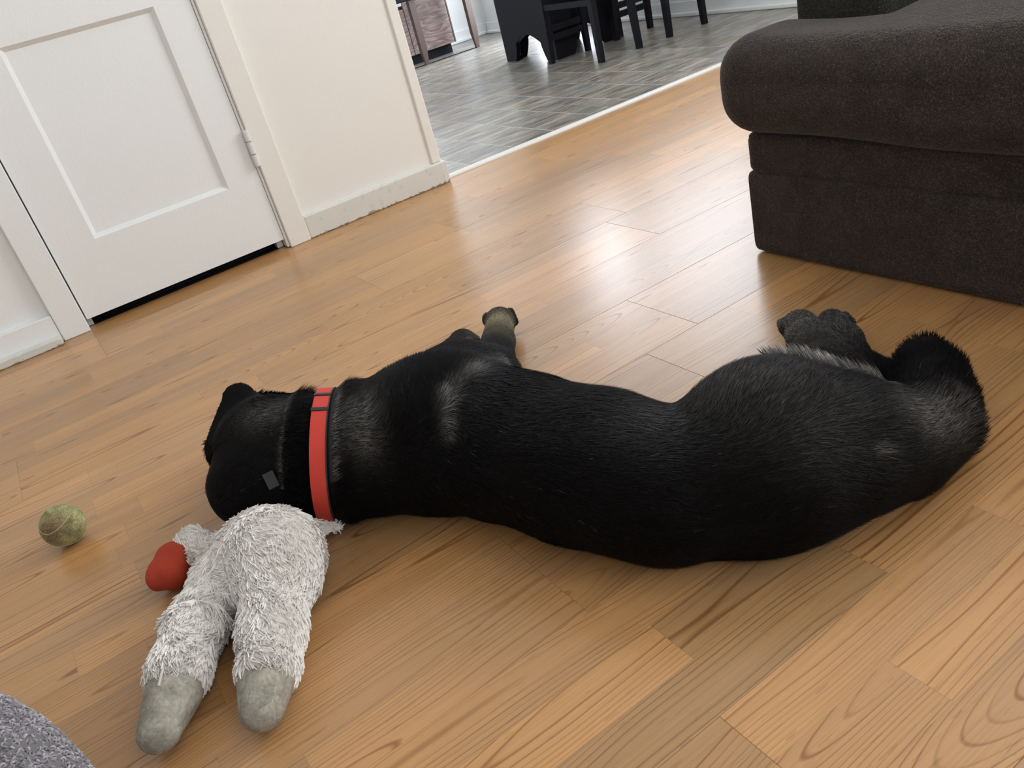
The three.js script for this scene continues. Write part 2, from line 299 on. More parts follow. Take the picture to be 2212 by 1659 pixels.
// tiled dining floor: every tile a mesh
{
  const fl = struct('floor_001', 'grey slate-look tiled dining room floor');
  part('grout', box(DX, -0.06, FZ, RX, -0.0003, -2.30), std({ color: lin(0.62, 0.59, 0.57), roughness: 0.7 }), fl);
  const slate = tex(1024, 1024, (x, y, c) => {
    const a = tileNoise(x / 10, y / 90, 1024, 11), b = tileNoise(x / 40, y / 200, 1024, 12), d = tileNoise(x / 5, y / 30, 1024, 13), e = tileNoise(x / 120, y / 150, 1024, 14);
    const k = 0.60 + 0.44 * a + 0.28 * b + 0.24 * d; c[0] = (121 + 14 * e) * k; c[1] = (120 + 6 * e) * k; c[2] = (115 - 2 * e) * k;
  }, true);
  const mats = [1, 0.92, 1.07, 0.97].map((k) => std({ map: slate, color: lin(k, k, k), roughness: 0.30, bumpMap: slate, bumpScale: 0.0008 }));
  const tw = 0.1645, tl = 0.329;
  const base = new RoundedBoxGeometry(tl - 0.004, 0.006, tw - 0.004, 1, 0.0012);
  const variants = [0, 1, 2, 3, 4, 5, 6, 7].map((k) => {
    const g = new THREE.BoxGeometry(tw - 0.0036, 0.005, tl - 0.0012, 1, 1, 1).toNonIndexed(); g.translate(0, -0.0025, 0); boxUV(g);
    const u = g.attributes.uv; for (let i = 0; i < u.count; i++) u.setXY(i, u.getY(i) * 1.1 + k * 0.37, u.getX(i) * 1.1 + k * 0.21);
    return g;
  });
  let i = 0;
  for (let x = 1.182 - tw * 2; x < RX; x += tw, i++) for (let z = -2.275 - tl; z > FZ - tl; z -= tl) {
    const zz = z + tl / 2 - (i % 2) * 0.0;
    const xa = Math.max(x, DX), xb = Math.min(x + tw, RX), za = Math.max(zz - tl / 2, FZ), zb = zz + tl / 2;
    if (xb - xa < 0.02 || zb - za < 0.02) continue;
    const t = part('floor_tile', variants[Math.floor(rnd() * 8)], mats[Math.floor(rnd() * 4)], fl);
    t.position.set((xa + xb) / 2, rr(0.0, 0.0003), (za + zb) / 2); t.scale.set((xb - xa) / tw, 1, (zb - za) / tl);
  }
}
part('strip', (() => { const s = new THREE.Shape(); s.moveTo(-0.020, 0); s.lineTo(-0.018, 0.004); s.quadraticCurveTo(0, 0.0085, 0.018, 0.004); s.lineTo(0.020, 0); s.closePath(); const g = new THREE.ExtrudeGeometry(s, { depth: RX - 1.046, bevelEnabled: false, curveSegments: 8 }); g.rotateY(Math.PI / 2); g.translate(1.046, 0, -2.261); return g; })(), M.strip, struct('trim_1', 'pale threshold strip between the wood floor and the tiles'));

// closet door with casing, hinge, baseboards
{
  const d = struct('door_1', 'white painted closet door with one recessed panel');
  const f = -2.212, b = -2.245, x0 = 0.006, x1 = 0.5335, y0 = 0.026, y1 = 2.03;
  const px0 = 0.106, px1 = 0.449, py0 = 0.198, py1 = 0.638;
  part('door_stile', box(x0, y0, b, px0, y1, f), M.paint, d); part('door_stile', box(px1, y0, b, x1, y1, f), M.paint, d);
  part('door_rail', box(px0, y0, b, px1, py0, f), M.paint, d); part('door_rail', box(px0, py1, b, px1, py1 + 0.11, f), M.paint, d); part('door_rail', box(px0, y1 - 0.12, b, px1, y1, f), M.paint, d);
  part('door_panel', box(px0, py0, b, px1, py1, f - 0.011), M.paint, d); part('door_panel', box(px0, py1 + 0.11, b, px1, y1 - 0.12, f - 0.011), M.paint, d);
  // sloping sticking round the lower panel
  const slope = (a, bb, c, dd) => { const g = new THREE.BufferGeometry(); g.setAttribute('position', new THREE.Float32BufferAttribute([...a, ...bb, ...c, ...a, ...c, ...dd], 3)); g.setAttribute('uv', new THREE.Float32BufferAttribute([0, 0, 0.3, 0, 0.3, 0.02, 0, 0, 0.3, 0.02, 0, 0.02], 2)); g.computeVertexNormals(); return g; };
  const w = 0.010, fi = f - 0.0108;
  part('panel_moulding', mergeGeometries([
    slope([px0, py0, f], [px1, py0, f], [px1 - w, py0 + w, fi], [px0 + w, py0 + w, fi]), slope([px1, py1, f], [px0, py1, f], [px0 + w, py1 - w, fi], [px1 - w, py1 - w, fi]),
    slope([px0, py1, f], [px0, py0, f], [px0 + w, py0 + w, fi], [px0 + w, py1 - w, fi]), slope([px1, py0, f], [px1, py1, f], [px1 - w, py1 - w, fi], [px1 - w, py0 + w, fi])]), M.paint, d);
  const hinge = new THREE.Group(); hinge.name = 'hinge'; d.add(hinge);
  const hx = 0.5385, hz = -2.1995;
  for (const [a, c] of [[0.2935, 0.321], [0.2605, 0.2915], [0.229, 0.2585]]) { const g = new THREE.CylinderGeometry(0.0076, 0.0076, c - a, 14); g.translate(hx, (a + c) / 2, hz); part('hinge_knuckle', g, M.paint, hinge); }
  const cl = struct('trim_2', 'white door casing left of the closet door'); part('casing', box(-0.061, 0, -2.232, 0.0025, 2.1, -2.200, 0.003), M.paint, cl);
  part('door_stop', box(0.0025, 0, -2.27, 0.016, 2.03, -2.247), M.paint, cl);
  const cr = struct('trim_3', 'white door casing right of the closet door'); part('casing', box(0.5425, 0, -2.232, 0.602, 2.1, -2.200, 0.003), M.cream, cr); part('jamb_edge', box(0.5350, 0.002, -2.245, 0.5420, 2.03, -2.2105, 0.002), M.paint, cr);
  part('door_stop', box(0.518, 0, -2.27, 0.534, 2.03, -2.247), M.paint, cr);
  part('casing', box(-0.061, 2.035, -2.232, 0.602, 2.1, -2.201, 0.003), M.paint, struct('trim_4', 'white head casing above the closet door'));
  const uvBase = (g, h) => { const p = g.attributes.position, u = g.attributes.uv; for (let i = 0; i < p.count; i++) u.setXY(i, p.getX(i) * 1.6 + p.getZ(i) * 1.6, clamp(p.getY(i) / h, 0.02, 0.98)); return g; };
  const bl = struct('baseboard_left', 'white baseboard with shoe moulding left of the closet door');
  part('board', box(LX, 0.0, -2.224, -0.0615, 0.070, -2.203, 0.003), M.paint, bl); part('shoe_moulding', uvBase(box(LX, 0.0, -2.2035, -0.064, 0.0195, -2.177, 0.004), 0.05), M.base, bl);
  const br = struct('baseboard_right', 'scuffed cream baseboard between the closet door and the dining room');
  part('board', uvBase(box(0.6025, 0.0, -2.224, 1.052, 0.064, -2.204, 0.005), 0.064), M.base, br); part('board_return', uvBase(box(1.0465, 0.0, -2.345, 1.062, 0.064, -2.206, 0.006), 0.064), M.base, br);
  const cb = struct('trim_5', 'cream corner trim at the end of the wall beside the dining room'); part('corner_trim', box(1.022, 0.064, -2.34, 1.0525, CEIL, -2.215, 0.004), M.cream, cb);
  const bb = struct('baseboard_back', 'white baseboard along the dining room wall behind the cabinet'); part('board', box(DX, 0, FZ, RX - 0.014, 0.072, FZ + 0.014, 0.003), M.paint, bb); part('shoe_moulding', box(DX, 0, FZ + 0.0135, RX - 0.032, 0.02, FZ + 0.032, 0.006), M.paint, bb);
  const bf = struct('baseboard_far', 'white baseboard along the dining room window wall'); part('board', box(RX - 0.014, 0, FZ, RX, 0.070, -1.4, 0.004), M.paint, bf); part('shoe_moulding', box(RX - 0.033, 0, FZ + 0.0325, RX - 0.0135, 0.021, -1.4, 0.007), M.paint, bf);
}

// ---------- ceiling lamp (above and behind the view) ----------
{
  const t = thing('ceiling_lamp', 'flat square white ceiling lamp above the living room', 'lamp', [0.95, 2.31, 0.25]);
  part('housing', box(-0.24, 0.02, -0.24, 0.24, 0.09, 0.24, 0.01), M.paint, t);
  part('lamp_diffuser', box(-0.21, 0.0, -0.21, 0.21, 0.0195, 0.21), std({ color: lin(0.8, 0.78, 0.74), emissive: lin(1.0, 0.86, 0.68), emissiveIntensity: 1.0, roughness: 0.7 }), t);
}

// ---------- sofa ----------
{
  const t = thing('sofa', 'dark brown fabric sofa with overhanging seat cushion at the right', 'sofa');
  const lump = (x, y, z) => (noise(x * 6, y * 6 + 2, z * 6 + 5) - 0.5) * 0.010;
  const rbox = (x, y, z, c, h, r) => { const a = Math.abs(x - c[0]) - h[0] + r, b = Math.abs(y - c[1]) - h[1] + r, d = Math.abs(z - c[2]) - h[2] + r; return Math.hypot(Math.max(a, 0), Math.max(b, 0), Math.max(d, 0)) + Math.min(Math.max(a, b, d), 0) - r; };
  const Z1 = 0.75;
  part('base', netUV(surfaceNets((x, y, z) => rbox(x, y, z, [1.54, 0.076, (-1.013 + Z1) / 2], [0.513, 0.074, (Z1 + 1.013) / 2], 0.012) + lump(x, y * 0.3, z) * 0.25, [1.0, -0.01, -1.05], [2.08, 0.17, Z1 + 0.03], 0.009)), M.sofa, t);
  part('front_rail', netUV(surfaceNets((x, y, z) => rbox(x, y, z, [1.54, 0.18, (-1.006 + Z1) / 2], [0.509, 0.036, (Z1 + 1.006) / 2], 0.012) + lump(x, y, z) * 0.25, [1.0, 0.12, -1.04], [2.08, 0.24, Z1 + 0.03], 0.009)), M.sofa, t);
  part('seat_cushion', netUV(surfaceNets((x, y, z) => {
    const u = clamp((z + 1.03) / 0.5, 0, 1);
    const top = 0.370 + 0.026 * clamp((x - 1.05) / 0.30, 0, 1) * clamp((z + 0.90) / 0.35, 0, 1) - 0.004 * Math.sin((z + 1.03) * 9);
    const bot = 0.2185 - 0.013 * u;
    const front = 0.992 - 0.006 * Math.sin(Math.PI * clamp((y - bot) / (top - bot), 0, 1));
    const cy = (top + bot) / 2, hy = (top - bot) / 2;
    const b2 = (x0, z0, x1, z1, r) => { const p = Math.abs(x - (x0 + x1) / 2) - (x1 - x0) / 2 + r, q = Math.abs(z - (z0 + z1) / 2) - (z1 - z0) / 2 + r; return Math.hypot(Math.max(p, 0), Math.max(q, 0)) + Math.min(Math.max(p, q), 0) - r; };
    const r = 0.056, d2 = Math.min(b2(front, -1.036, 1.175, Z1, 0.06), b2(front, -0.845, 1.95, Z1, 0.06)), wx = d2 + r, wy = Math.abs(y - cy) - hy + r;
    const a = Math.hypot(Math.max(wx, 0), Math.max(wy, 0)) + Math.min(Math.max(wx, wy), 0) - r;
    const crease = Math.exp(-Math.pow((y - 0.312 + 0.01 * u) / 0.004, 2)) * 0.0018 * clamp((z + 0.92) * 8, 0, 1);
    return a + crease + lump(x, y, z) * 0.6;
  }, [0.95, 0.18, -1.07], [2.0, 0.47, Z1 + 0.03], 0.0085)), M.sofa, t);
  for (const [za, zb] of [[-1.021, -0.853], [Z1 - 0.17, Z1]]) part('armrest', box(1.182, 0.15, za, 2.05, 0.60, zb, 0.022), M.sofaArm, t, 'dark green-grey sofa arm');
  part('backrest', box(1.86, 0.16, -0.85, 2.06, 0.78, Z1 - 0.175, 0.05), M.sofa, t);
}

// ---------- dining furniture ----------
{
  // pedestal table
  const t = thing('pedestal_table', 'black square pedestal dining table with bracket feet behind the stools', 'table', [2.58, 0, -3.672]);
  const w = 0.205, d = 0.225;
  const sideShape = (half) => { // panel with an arched cut-out between two bracket feet
    const s = new THREE.Shape(); s.moveTo(-half, 0.72); s.lineTo(-half, 0); s.lineTo(-half + 0.085, 0); s.quadraticCurveTo(-half + 0.112, 0.05, -half + 0.115, 0.085);
    s.quadraticCurveTo(-half + 0.19, 0.13, 0, 0.125); s.quadraticCurveTo(half - 0.19, 0.13, half - 0.115, 0.085); s.quadraticCurveTo(half - 0.112, 0.05, half - 0.085, 0); s.lineTo(half, 0); s.lineTo(half, 0.72); s.closePath(); return s;
  };
  const panel = (half) => new THREE.ExtrudeGeometry(sideShape(half), { depth: 0.02, bevelEnabled: true, bevelSize: 0.002, bevelThickness: 0.002, bevelSegments: 1, curveSegments: 10 });
  for (const s of [-1, 1]) { const g = panel(d); g.rotateY(Math.PI / 2); g.translate(s > 0 ? w - 0.02 : -w, 0, 0); part('pedestal_panel', g, M.black, t); }
  for (const s of [-1, 1]) { const g = panel(w - 0.022); g.translate(0, 0, s > 0 ? d - 0.024 : -d + 0.004); part('pedestal_panel', g, M.black, t); }
  part('pedestal_shelf', box(-w + 0.023, 0.13, -d + 0.026, w - 0.023, 0.15, d - 0.026), M.black, t);
  part('tabletop', box(-0.48, 0.722, -0.55, 0.48, 0.757, 0.55, 0.01), M.black, t);
  // stools
  const makeStool = (label, pos) => {
    const s = thing('stool', label, 'stool', pos);
    const hx = 0.125, hz = 0.203;
    for (const a of [-1, 1]) for (const b of [-1, 1]) {
      const g = new THREE.BoxGeometry(0.032, 0.45, 0.032, 1, 6, 1), p = g.attributes.position;
      for (let i = 0; i < p.count; i++) { const u = (p.getY(i) + 0.225) / 0.45, k = 0.72 + 0.35 * u; p.setXYZ(i, p.getX(i) * k + a * (hx - 0.016 - 0.012 * u), p.getY(i) + 0.225, p.getZ(i) * k + b * (hz - 0.016 - 0.016 * u)); }
      g.computeVertexNormals(); part('leg', g, M.black, s);
    }
    part('stretcher', box(-hx + 0.012, 0.232, -hz + 0.03, -hx + 0.028, 0.256, hz - 0.03), M.black, s);
    for (const y of [0.095, 0.135]) part('stretcher', box(-hx + 0.02, y, -hz + 0.012, hx - 0.02, y + 0.028, -hz + 0.028), M.black, s);
    const seat = new RoundedBoxGeometry(0.29, 0.05, 0.43, 4, 0.02), p = seat.attributes.position;
    for (let i = 0; i < p.count; i++) { const z = p.getZ(i); p.setY(i, p.getY(i) + 0.47 + 0.5 * z * z); }
    seat.computeVertexNormals(); part('seat', seat, M.black, s);
    return s;
  };
  const a = makeStool('black wooden stool tucked against the pedestal, nearest the wood floor', [2.42, 0, -3.22]);
  const b = a.clone(); b.name = numbered('stool'); b.position.set(2.815, 0, -3.215); b.userData = { label: 'black wooden stool nearer the window wall, with two low rails between its legs', category: 'stool' }; scene.add(b);

  // wood-grain cabinet
  const grain = tex(512, 512, (x, y, c) => { const u = x / 512, v = y / 512, q = v * 12 + 2.6 * tileNoise(u * 2.5, v * 5, 64, 21) + 1.2 * tileNoise(u * 7, v * 28, 64, 22); const f = q - Math.floor(q), k = 0.78 + 0.34 * f + 0.25 * (tileNoise(u * 10, v * 120, 512, 23) - 0.5); c[0] = 142 * k; c[1] = 121 * k; c[2] = 114 * k; }, true);
  const gm = std({ map: rep(grain, 2.4), roughness: 0.5 });
  const c = thing('cabinet', 'small wood-grain cabinet on a dark plinth against the dining room wall', 'cabinet', [2.4, 0, -4.95]);
  part('body', box(-0.42, 0.056, -0.34, 0.275, 0.62, -0.012), M.brown, c);
  part('door', box(-0.02, 0.056, -0.011, 0.268, 0.615, 0.004, 0.002), gm, c); part('door', box(-0.415, 0.056, -0.011, -0.024, 0.322, 0.004, 0.002), gm, c);
  part('drawer', box(-0.415, 0.34, -0.011, -0.024, 0.615, 0.004, 0.002), M.strip, c);
  part('side_stile', box(0.2695, 0.056, -0.011, 0.279, 0.62, 0.006, 0.002), M.brown, c);
  part('plinth', box(-0.40, 0, -0.33, 0.255, 0.0555, -0.03), M.black, c);
  // low bench in front of it
  const e = thing('bench', 'low bench with brown legs and dark seat in front of the cabinet', 'bench', [2.36, 0, -4.8]);
  const leg = (x, z) => { const g = new THREE.BoxGeometry(0.038, 0.365, 0.034, 1, 4, 1), p = g.attributes.position; for (let i = 0; i < p.count; i++) { const u = (p.getY(i) + 0.1825) / 0.365, k = 0.55 + 0.45 * clamp(u * 9, 0, 1); p.setXYZ(i, p.getX(i) * k + x, p.getY(i) + 0.1825, p.getZ(i) * k + z); } g.computeVertexNormals(); return g; };
  for (const x of [0.006, 0.375, -0.36]) part('leg', leg(x, 0), M.brown, e);
  part('floor_rail', box(-0.37, 0.001, -0.003, 0.375, 0.005, 0.002), M.black, e);
  part('seat', box(-0.40, 0.3655, -0.10, 0.42, 0.40, 0.03, 0.008), M.black, e);
}

// ---------- pouf at the bottom left ----------
{
  const t = thing('pouf', 'grey looped-fabric pouf at the bottom left corner of the photo', 'pouf', [-0.549, 0, -0.484]);
  const R = 0.415, prof = [[0, 0], [R - 0.02, 0], [R - 0.003, 0.015], [R, 0.06], [R, 0.14], [R - 0.006, 0.172], [R - 0.022, 0.192], [R - 0.05, 0.2], [0.2, 0.206], [0.0005, 0.207]].map((p) => new THREE.Vector2(Math.max(p[0], 0.0005), p[1]));
  const m = std({ color: lin(0.16, 0.15, 0.16), roughness: 1 });
  const body = part('cover', new THREE.LatheGeometry(new THREE.SplineCurve(prof).getPoints(60), 96), m, t);
  const loop = new THREE.TorusGeometry(0.5, 0.2, 5, 8, Math.PI);
  pile('looped_pile', loop, std({ color: 0xffffff, roughness: 1 }), body, 45000, (p, n, c) => {
    if (p.x < 0.22 || p.z < -0.36 || p.z > 0.2) return null;
    const g = 0.14 + 0.40 * rnd() * rnd() + 0.12 * fbm(p.x * 60, p.y * 60, p.z * 60); c.setRGB(g * 1.0, g * 0.95, g * 1.02);
    return { dir: V(rr(-1, 1), rr(-1, 1), rr(-1, 1)), lift: 1.2, w: 0.0034, l: rr(0.0026, 0.005) };
  }, t, 'grey looped pile', 14);
}

// ---------- tennis ball ----------
{
  const t = thing('tennis_ball', 'worn green tennis ball lying alone on the floor at the left', 'ball', [-0.1537, 0.0305, -1.2117]);
  t.rotation.set(0.2, -1.0, 0.75);
  const felt = tex(512, 256, (x, y, c) => { const u = x / 512, v = y / 256, a = fbm(u * 14, v * 9, 3), f = noise(u * 160, v * 90); const worn = Math.exp(-(Math.pow((u - 0.36) * 7, 2) + Math.pow((v - 0.56) * 5, 2))); const k = 0.74 + 0.5 * (a - 0.5) + 0.28 * (f - 0.5); c[0] = (205 - 40 * worn) * k; c[1] = (204 - 72 * worn) * k; c[2] = (142 - 42 * worn) * k; }, true);
  const ball = part('felt', new THREE.SphereGeometry(0.0300, 64, 48), std({ map: felt, roughness: 1, bumpMap: felt, bumpScale: 0.0015 }), t);
  const pts = []; for (let i = 0; i < 160; i++) { const a = i / 160 * Math.PI * 2, A = 0.44, x = Math.cos(a) + A * Math.cos(3 * a), y = Math.sin(a) - A * Math.sin(3 * a), z = 2 * Math.sqrt(A) * Math.sin(2 * a), l = Math.hypot(x, y, z); pts.push(V(x / l, y / l, z / l).multiplyScalar(0.0300)); }
  part('seam', new THREE.TubeGeometry(new THREE.CatmullRomCurve3(pts, true), 200, 0.0007, 6, true), std({ color: lin(0.40, 0.42, 0.24), roughness: 0.9 }), t, 'pale seam line');
  pile('felt_fuzz', hairGeo(0.4), std({ color: 0xffffff, roughness: 1 }), ball, 5000, (p, n, c) => { const k = rr(0.7, 1.2), w = Math.exp(-(p.distanceToSquared(V(-0.02, 0.01, 0.022))) / 0.0003); c.setRGB((0.56 - 0.22 * w) * k, (0.57 - 0.32 * w) * k, (0.28 - 0.12 * w) * k); return { dir: V(rr(-1, 1), rr(-1, 1), rr(-1, 1)), lift: 0.35, w: 0.0005, l: rr(0.001, 0.0025) }; }, t, 'worn felt fuzz');
}

// ---------- the dog ----------
let dogField = null;
{
  const t = thing('dog', 'black brindle dog asleep on its side with its back to the camera', 'dog');
  const N = { neck: [0.182, 0.074, -0.937, 0.066], neckb: [0.221, 0.072, -0.923, 0.086], sh: [0.314, 0.075, -0.867, 0.098], chest: [0.348, 0.073, -0.772, 0.098], mid: [0.386, 0.071, -0.656, 0.096], waist: [0.419, 0.064, -0.568, 0.086], hip: [0.501, 0.062, -0.522, 0.084], rump: [0.577, 0.064, -0.480, 0.083], tb: [0.631, 0.044, -0.452, 0.052], thA: [0.532, 0.101, -0.530, 0.064], knee: [0.615, 0.085, -0.560, 0.038], hock: [0.684, 0.072, -0.573, 0.030], met: [0.743, 0.056, -0.650, 0.027], hp: [0.786, 0.044, -0.703, 0.0245], hock2: [0.745, 0.028, -0.573, 0.024], met2: [0.812, 0.026, -0.650, 0.020], hp2: [0.844, 0.025, -0.699, 0.0195], t1: [0.676, 0.046, -0.444, 0.043], t2: [0.718, 0.042, -0.468, 0.040], t3: [0.760, 0.042, -0.498, 0.035], t4: [0.798, 0.038, -0.529, 0.028], shoulder: [0.376, 0.098, -0.913, 0.045], elbow: [0.417, 0.071, -0.930, 0.043], wrist: [0.514, 0.050, -1.062, 0.0245], fp: [0.570, 0.034, -1.152, 0.0235], ft: [0.580, 0.031, -1.168, 0.0205], el2: [0.412, 0.045, -0.997, 0.030], wr2: [0.450, 0.045, -1.100, 0.024], fp2: [0.485, 0.040, -1.132, 0.024], head: [0.125, 0.088, -1.032, 0.058], crown: [0.080, 0.077, -0.971, 0.055], muz: [0.103, 0.066, -1.131, 0.030], nose: [0.097, 0.045, -1.218, 0.020], occ: [0.141, 0.078, -0.986, 0.061] };
  const G = [
    [0, 0.04, [['muz', 'head', 1], ['nose', 'muz', 1], ['crown', 'occ', 1], ['head', 'occ', 1], ['occ', 'neck', 1], ['neck', 'neckb', 1.05], ['neckb', 'sh', 1.2], ['sh', 'chest', 1.35], ['chest', 'mid', 1.35], ['mid', 'waist', 1.35], ['waist', 'hip', 1.35], ['hip', 'rump', 1.3], ['rump', 'tb', 1.2], ['hip', 'thA', 1.2], ['thA', 'knee', 1.1], ['hip', 'hock2', 1], ['sh', 'shoulder', 1.1], ['shoulder', 'elbow', 1], ['sh', 'el2', 1]]],
    [0.025, 0.012, [['knee', 'hock', 1], ['hock', 'met', 1], ['met', 'hp', 1]]],
    [0.025, 0.012, [['hock2', 'met2', 1], ['met2', 'hp2', 1]]],
    [0.03, 0.02, [['tb', 't1', 1], ['t1', 't2', 1], ['t2', 't3', 1], ['t3', 't4', 1]]],
    [0.025, 0.012, [['elbow', 'wrist', 1], ['wrist', 'fp', 1], ['fp', 'ft', 1]]],
    [0.025, 0.012, [['el2', 'wr2', 1], ['wr2', 'fp2', 1]]],
  ].map(([j, k, l]) => [j, k, l.map(([a, b, s]) => [N[a], N[b], s])]);
  // toes: four small rods fanned over each paw's end
  const toes = [];
  const paw = (tip, dir, side, r, len) => { for (let i = 0; i < 4; i++) { const o = (i - 1.5) * r * 0.68, l = len * (i === 1 || i === 2 ? 1 : 0.66), a = V(...tip).addScaledVector(side, o).addScaledVector(dir, -r * 0.6), b = a.clone().addScaledVector(dir, l + r * 0.6); toes.push({ a: [a.x, a.y, a.z, r * 0.40], b: [b.x, Math.max(b.y, r * 0.38), b.z, r * 0.36], dir }); } };
  const D = (a, b) => V(N[b][0] - N[a][0], N[b][1] - N[a][1], N[b][2] - N[a][2]).normalize();
  const sideOf = (d, up = V(0, 1, 0)) => V().crossVectors(d, up).normalize();
  { const d = V(0.36, 0.42, -0.83).normalize(); paw(N.ft.slice(0, 3), d, sideOf(d, V(0.1, 1, 0)), 0.0205, 0.017); }
  { const d = V(0.75, -0.05, -0.65).normalize(); paw(N.fp2.slice(0, 3), d, sideOf(d), 0.019, 0.016); }
  { const d = D('met', 'hp').setY(-0.1).normalize(); paw(N.hp.slice(0, 3), d, sideOf(d, V(0.2, 1, 0.2)), 0.0215, 0.015); }
  { const d = D('met2', 'hp2').setY(0.02).normalize(); paw(N.hp2.slice(0, 3), d, sideOf(d, V(0, 1, 0)), 0.0205, 0.014); }
  // ears: flat leaf shapes; the upper one stands, the lower one is folded under the head
  const ears = [[[0.088, 0.100, -1.045, 0.040], [0.121, 0.150, -1.066, 0.023]], [[0.075, 0.05, -1.03, 0.02], [0.06, 0.03, -1.08, 0.012]]].map(([A, B]) => {
    const y = V(B[0] - A[0], B[1] - A[1], B[2] - A[2]), L = y.length(); y.normalize();
    const view = V((A[0] + B[0]) / 2, (A[1] + B[1]) / 2 - 0.604, (A[2] + B[2]) / 2).normalize(), x = V().crossVectors(y, V(0.35, -0.35, -0.87)).normalize(), z = V().crossVectors(x, y);
    return { A, B, L, x, y, z };
  });
  const f = (x, y, z) => {
    let d = 9;
    for (let i = 0; i < G.length; i++) { const [j, k, l] = G[i]; let e = 9; for (const [a, b, s] of l) e = smin(e, cone(x, y, z, a, b, s), k); d = i ? smin(d, e, j) : e; }
    if (d < 0.06) for (const q of toes) d = smin(d, cone(x, y, z, q.a, q.b, 1), 0.0022);
    for (const q of ears) {
      const px = x - q.A[0], py = y - q.A[1], pz = z - q.A[2], u = px * q.x.x + py * q.x.y + pz * q.x.z, v = px * q.y.x + py * q.y.y + pz * q.y.z, w = (px * q.z.x + py * q.z.y + pz * q.z.z);
      const h = clamp(v / q.L, 0, 1), e = Math.hypot(u, v - h * q.L, w * 3.2) - (q.A[3] + (q.B[3] - q.A[3]) * h);
      d = smin(d, e > 0.02 ? e : e * 0.55, 0.010);
    }
    if (x < 0.27 && z < -0.8) { const sd = 0.8505 * (x - 0.16) - 0.2339 * (y - 0.131) + 0.4707 * (z + 0.884); d += 0.0035 * Math.exp(-((sd / 0.012) ** 2)) - 0.007 * Math.exp(-(((sd + 0.034) / 0.014) ** 2)) - 0.004 * Math.exp(-(((sd - 0.03) / 0.012) ** 2)); }
    return Math.max(d, 0.0015 - y);
  };
  dogField = f;
  const gauss = (p, c, s) => Math.exp(-((p.x - c[0]) ** 2 + (p.y - c[1]) ** 2 + (p.z - c[2]) ** 2) / (s * s));
  const near = (p, a, b, s) => { const d = cone(p.x, p.y, p.z, [...a, 0], [...b, 0], 1); return Math.exp(-d * d / (s * s)); };
  const smoothPlane = { n: V(0.851, -0.234, 0.471), c: V(0.16, 0.131, -0.884) };
  const fringe = (p) => near(p, [0.580, 0.150, -0.555], [0.612, 0.138, -0.512], 0.010) + near(p, [0.612, 0.138, -0.512], [0.640, 0.115, -0.478], 0.010);
  // coat colour: grey and tan patches of the brindle
  const coat = (p) => {
    let g = 0, tan = 0;
    g += 0.55 * gauss(p, [0.213, 0.145, -0.875], 0.030) + 0.35 * gauss(p, [0.205, 0.12, -0.85], 0.025);
    g += 0.5 * near(p, [0.268, 0.140, -0.760], [0.300, 0.155, -0.795], 0.009) + 0.55 * near(p, [0.300, 0.155, -0.795], [0.350, 0.158, -0.815], 0.010) + 0.6 * near(p, [0.350, 0.158, -0.815], [0.425, 0.115, -0.880], 0.011);
    g += 0.4 * gauss(p, [0.13, 0.15, -0.985], 0.03);
    g += 0.22 * gauss(p, [0.434, 0.13, -0.60], 0.035) + 0.2 * gauss(p, [0.50, 0.15, -0.55], 0.06) + 0.16 * gauss(p, [0.53, 0.145, -0.47], 0.07);
    g += 2.2 * fringe(p) * (p.y > 0.10 ? 1 : 0.5);
    { const sd = smoothPlane.n.dot(V().subVectors(p, smoothPlane.c)); if (p.x < 0.24 && p.y > 0.09 && p.z < -0.84) g += 0.5 * Math.exp(-(((sd + 0.050) / 0.0022) ** 2)) + 0.6 * Math.exp(-(((sd - 0.0165) / 0.003) ** 2)); }
    g += 0.6 * gauss(p, [0.625, 0.10, -0.425], 0.032) + 0.45 * gauss(p, [0.66, 0.08, -0.41], 0.03) + 0.3 * gauss(p, [0.547, 0.107, -0.41], 0.007);
    g += 0.7 * near(p, N.met.slice(0, 3), N.hp.slice(0, 3), 0.035) + 0.3 * near(p, N.hock.slice(0, 3), N.met.slice(0, 3), 0.03) + 0.55 * near(p, N.met2.slice(0, 3), N.hp2.slice(0, 3), 0.03);
    tan += 1.5 * gauss(p, [0.548, 0.055, -1.112], 0.036) + 0.5 * gauss(p, [0.515, 0.07, -1.06], 0.04);
    g += 0.6 * gauss(p, [0.583, 0.045, -1.185], 0.026) + 0.3 * gauss(p, N.fp2, 0.02);
    return [g, tan];
  };
  const geo = surfaceNets(f, [0.0, -0.008, -1.26], [0.94, 0.225, -0.34], 0.0038);
  { const p = geo.attributes.position, col = new Float32Array(p.count * 3), q = V(); for (let i = 0; i < p.count; i++) { q.fromBufferAttribute(p, i); const [g, tn] = coat(q); col[3 * i] = 0.004 + 0.05 * g + 0.12 * tn; col[3 * i + 1] = 0.0035 + 0.048 * g + 0.10 * tn; col[3 * i + 2] = 0.004 + 0.046 * g + 0.06 * tn; } geo.setAttribute('color', new THREE.BufferAttribute(col, 3)); }
  const body = part('body', geo, new THREE.MeshPhysicalMaterial({ color: 0xffffff, vertexColors: true, roughness: 0.8, specularIntensity: 0.25 }), t);
  // coat
  const flowBones = G.flatMap(([, , l]) => l).filter((q) => q[1] !== N.hock2).concat(toes.map((q) => [q.a, q.b, 1]));
  const nearest = (p, l) => { let m = 9; for (const [a, b, k] of l) m = Math.min(m, cone(p.x, p.y, p.z, a, b, k)); return m; };
  const legBones = [1, 2, 4, 5].flatMap((i) => G[i][2]), tailBones = G[3][2].slice(1);
  const hairMat = new THREE.MeshPhysicalMaterial({ color: 0xffffff, roughness: 0.6, specularIntensity: 0.22, side: THREE.DoubleSide });
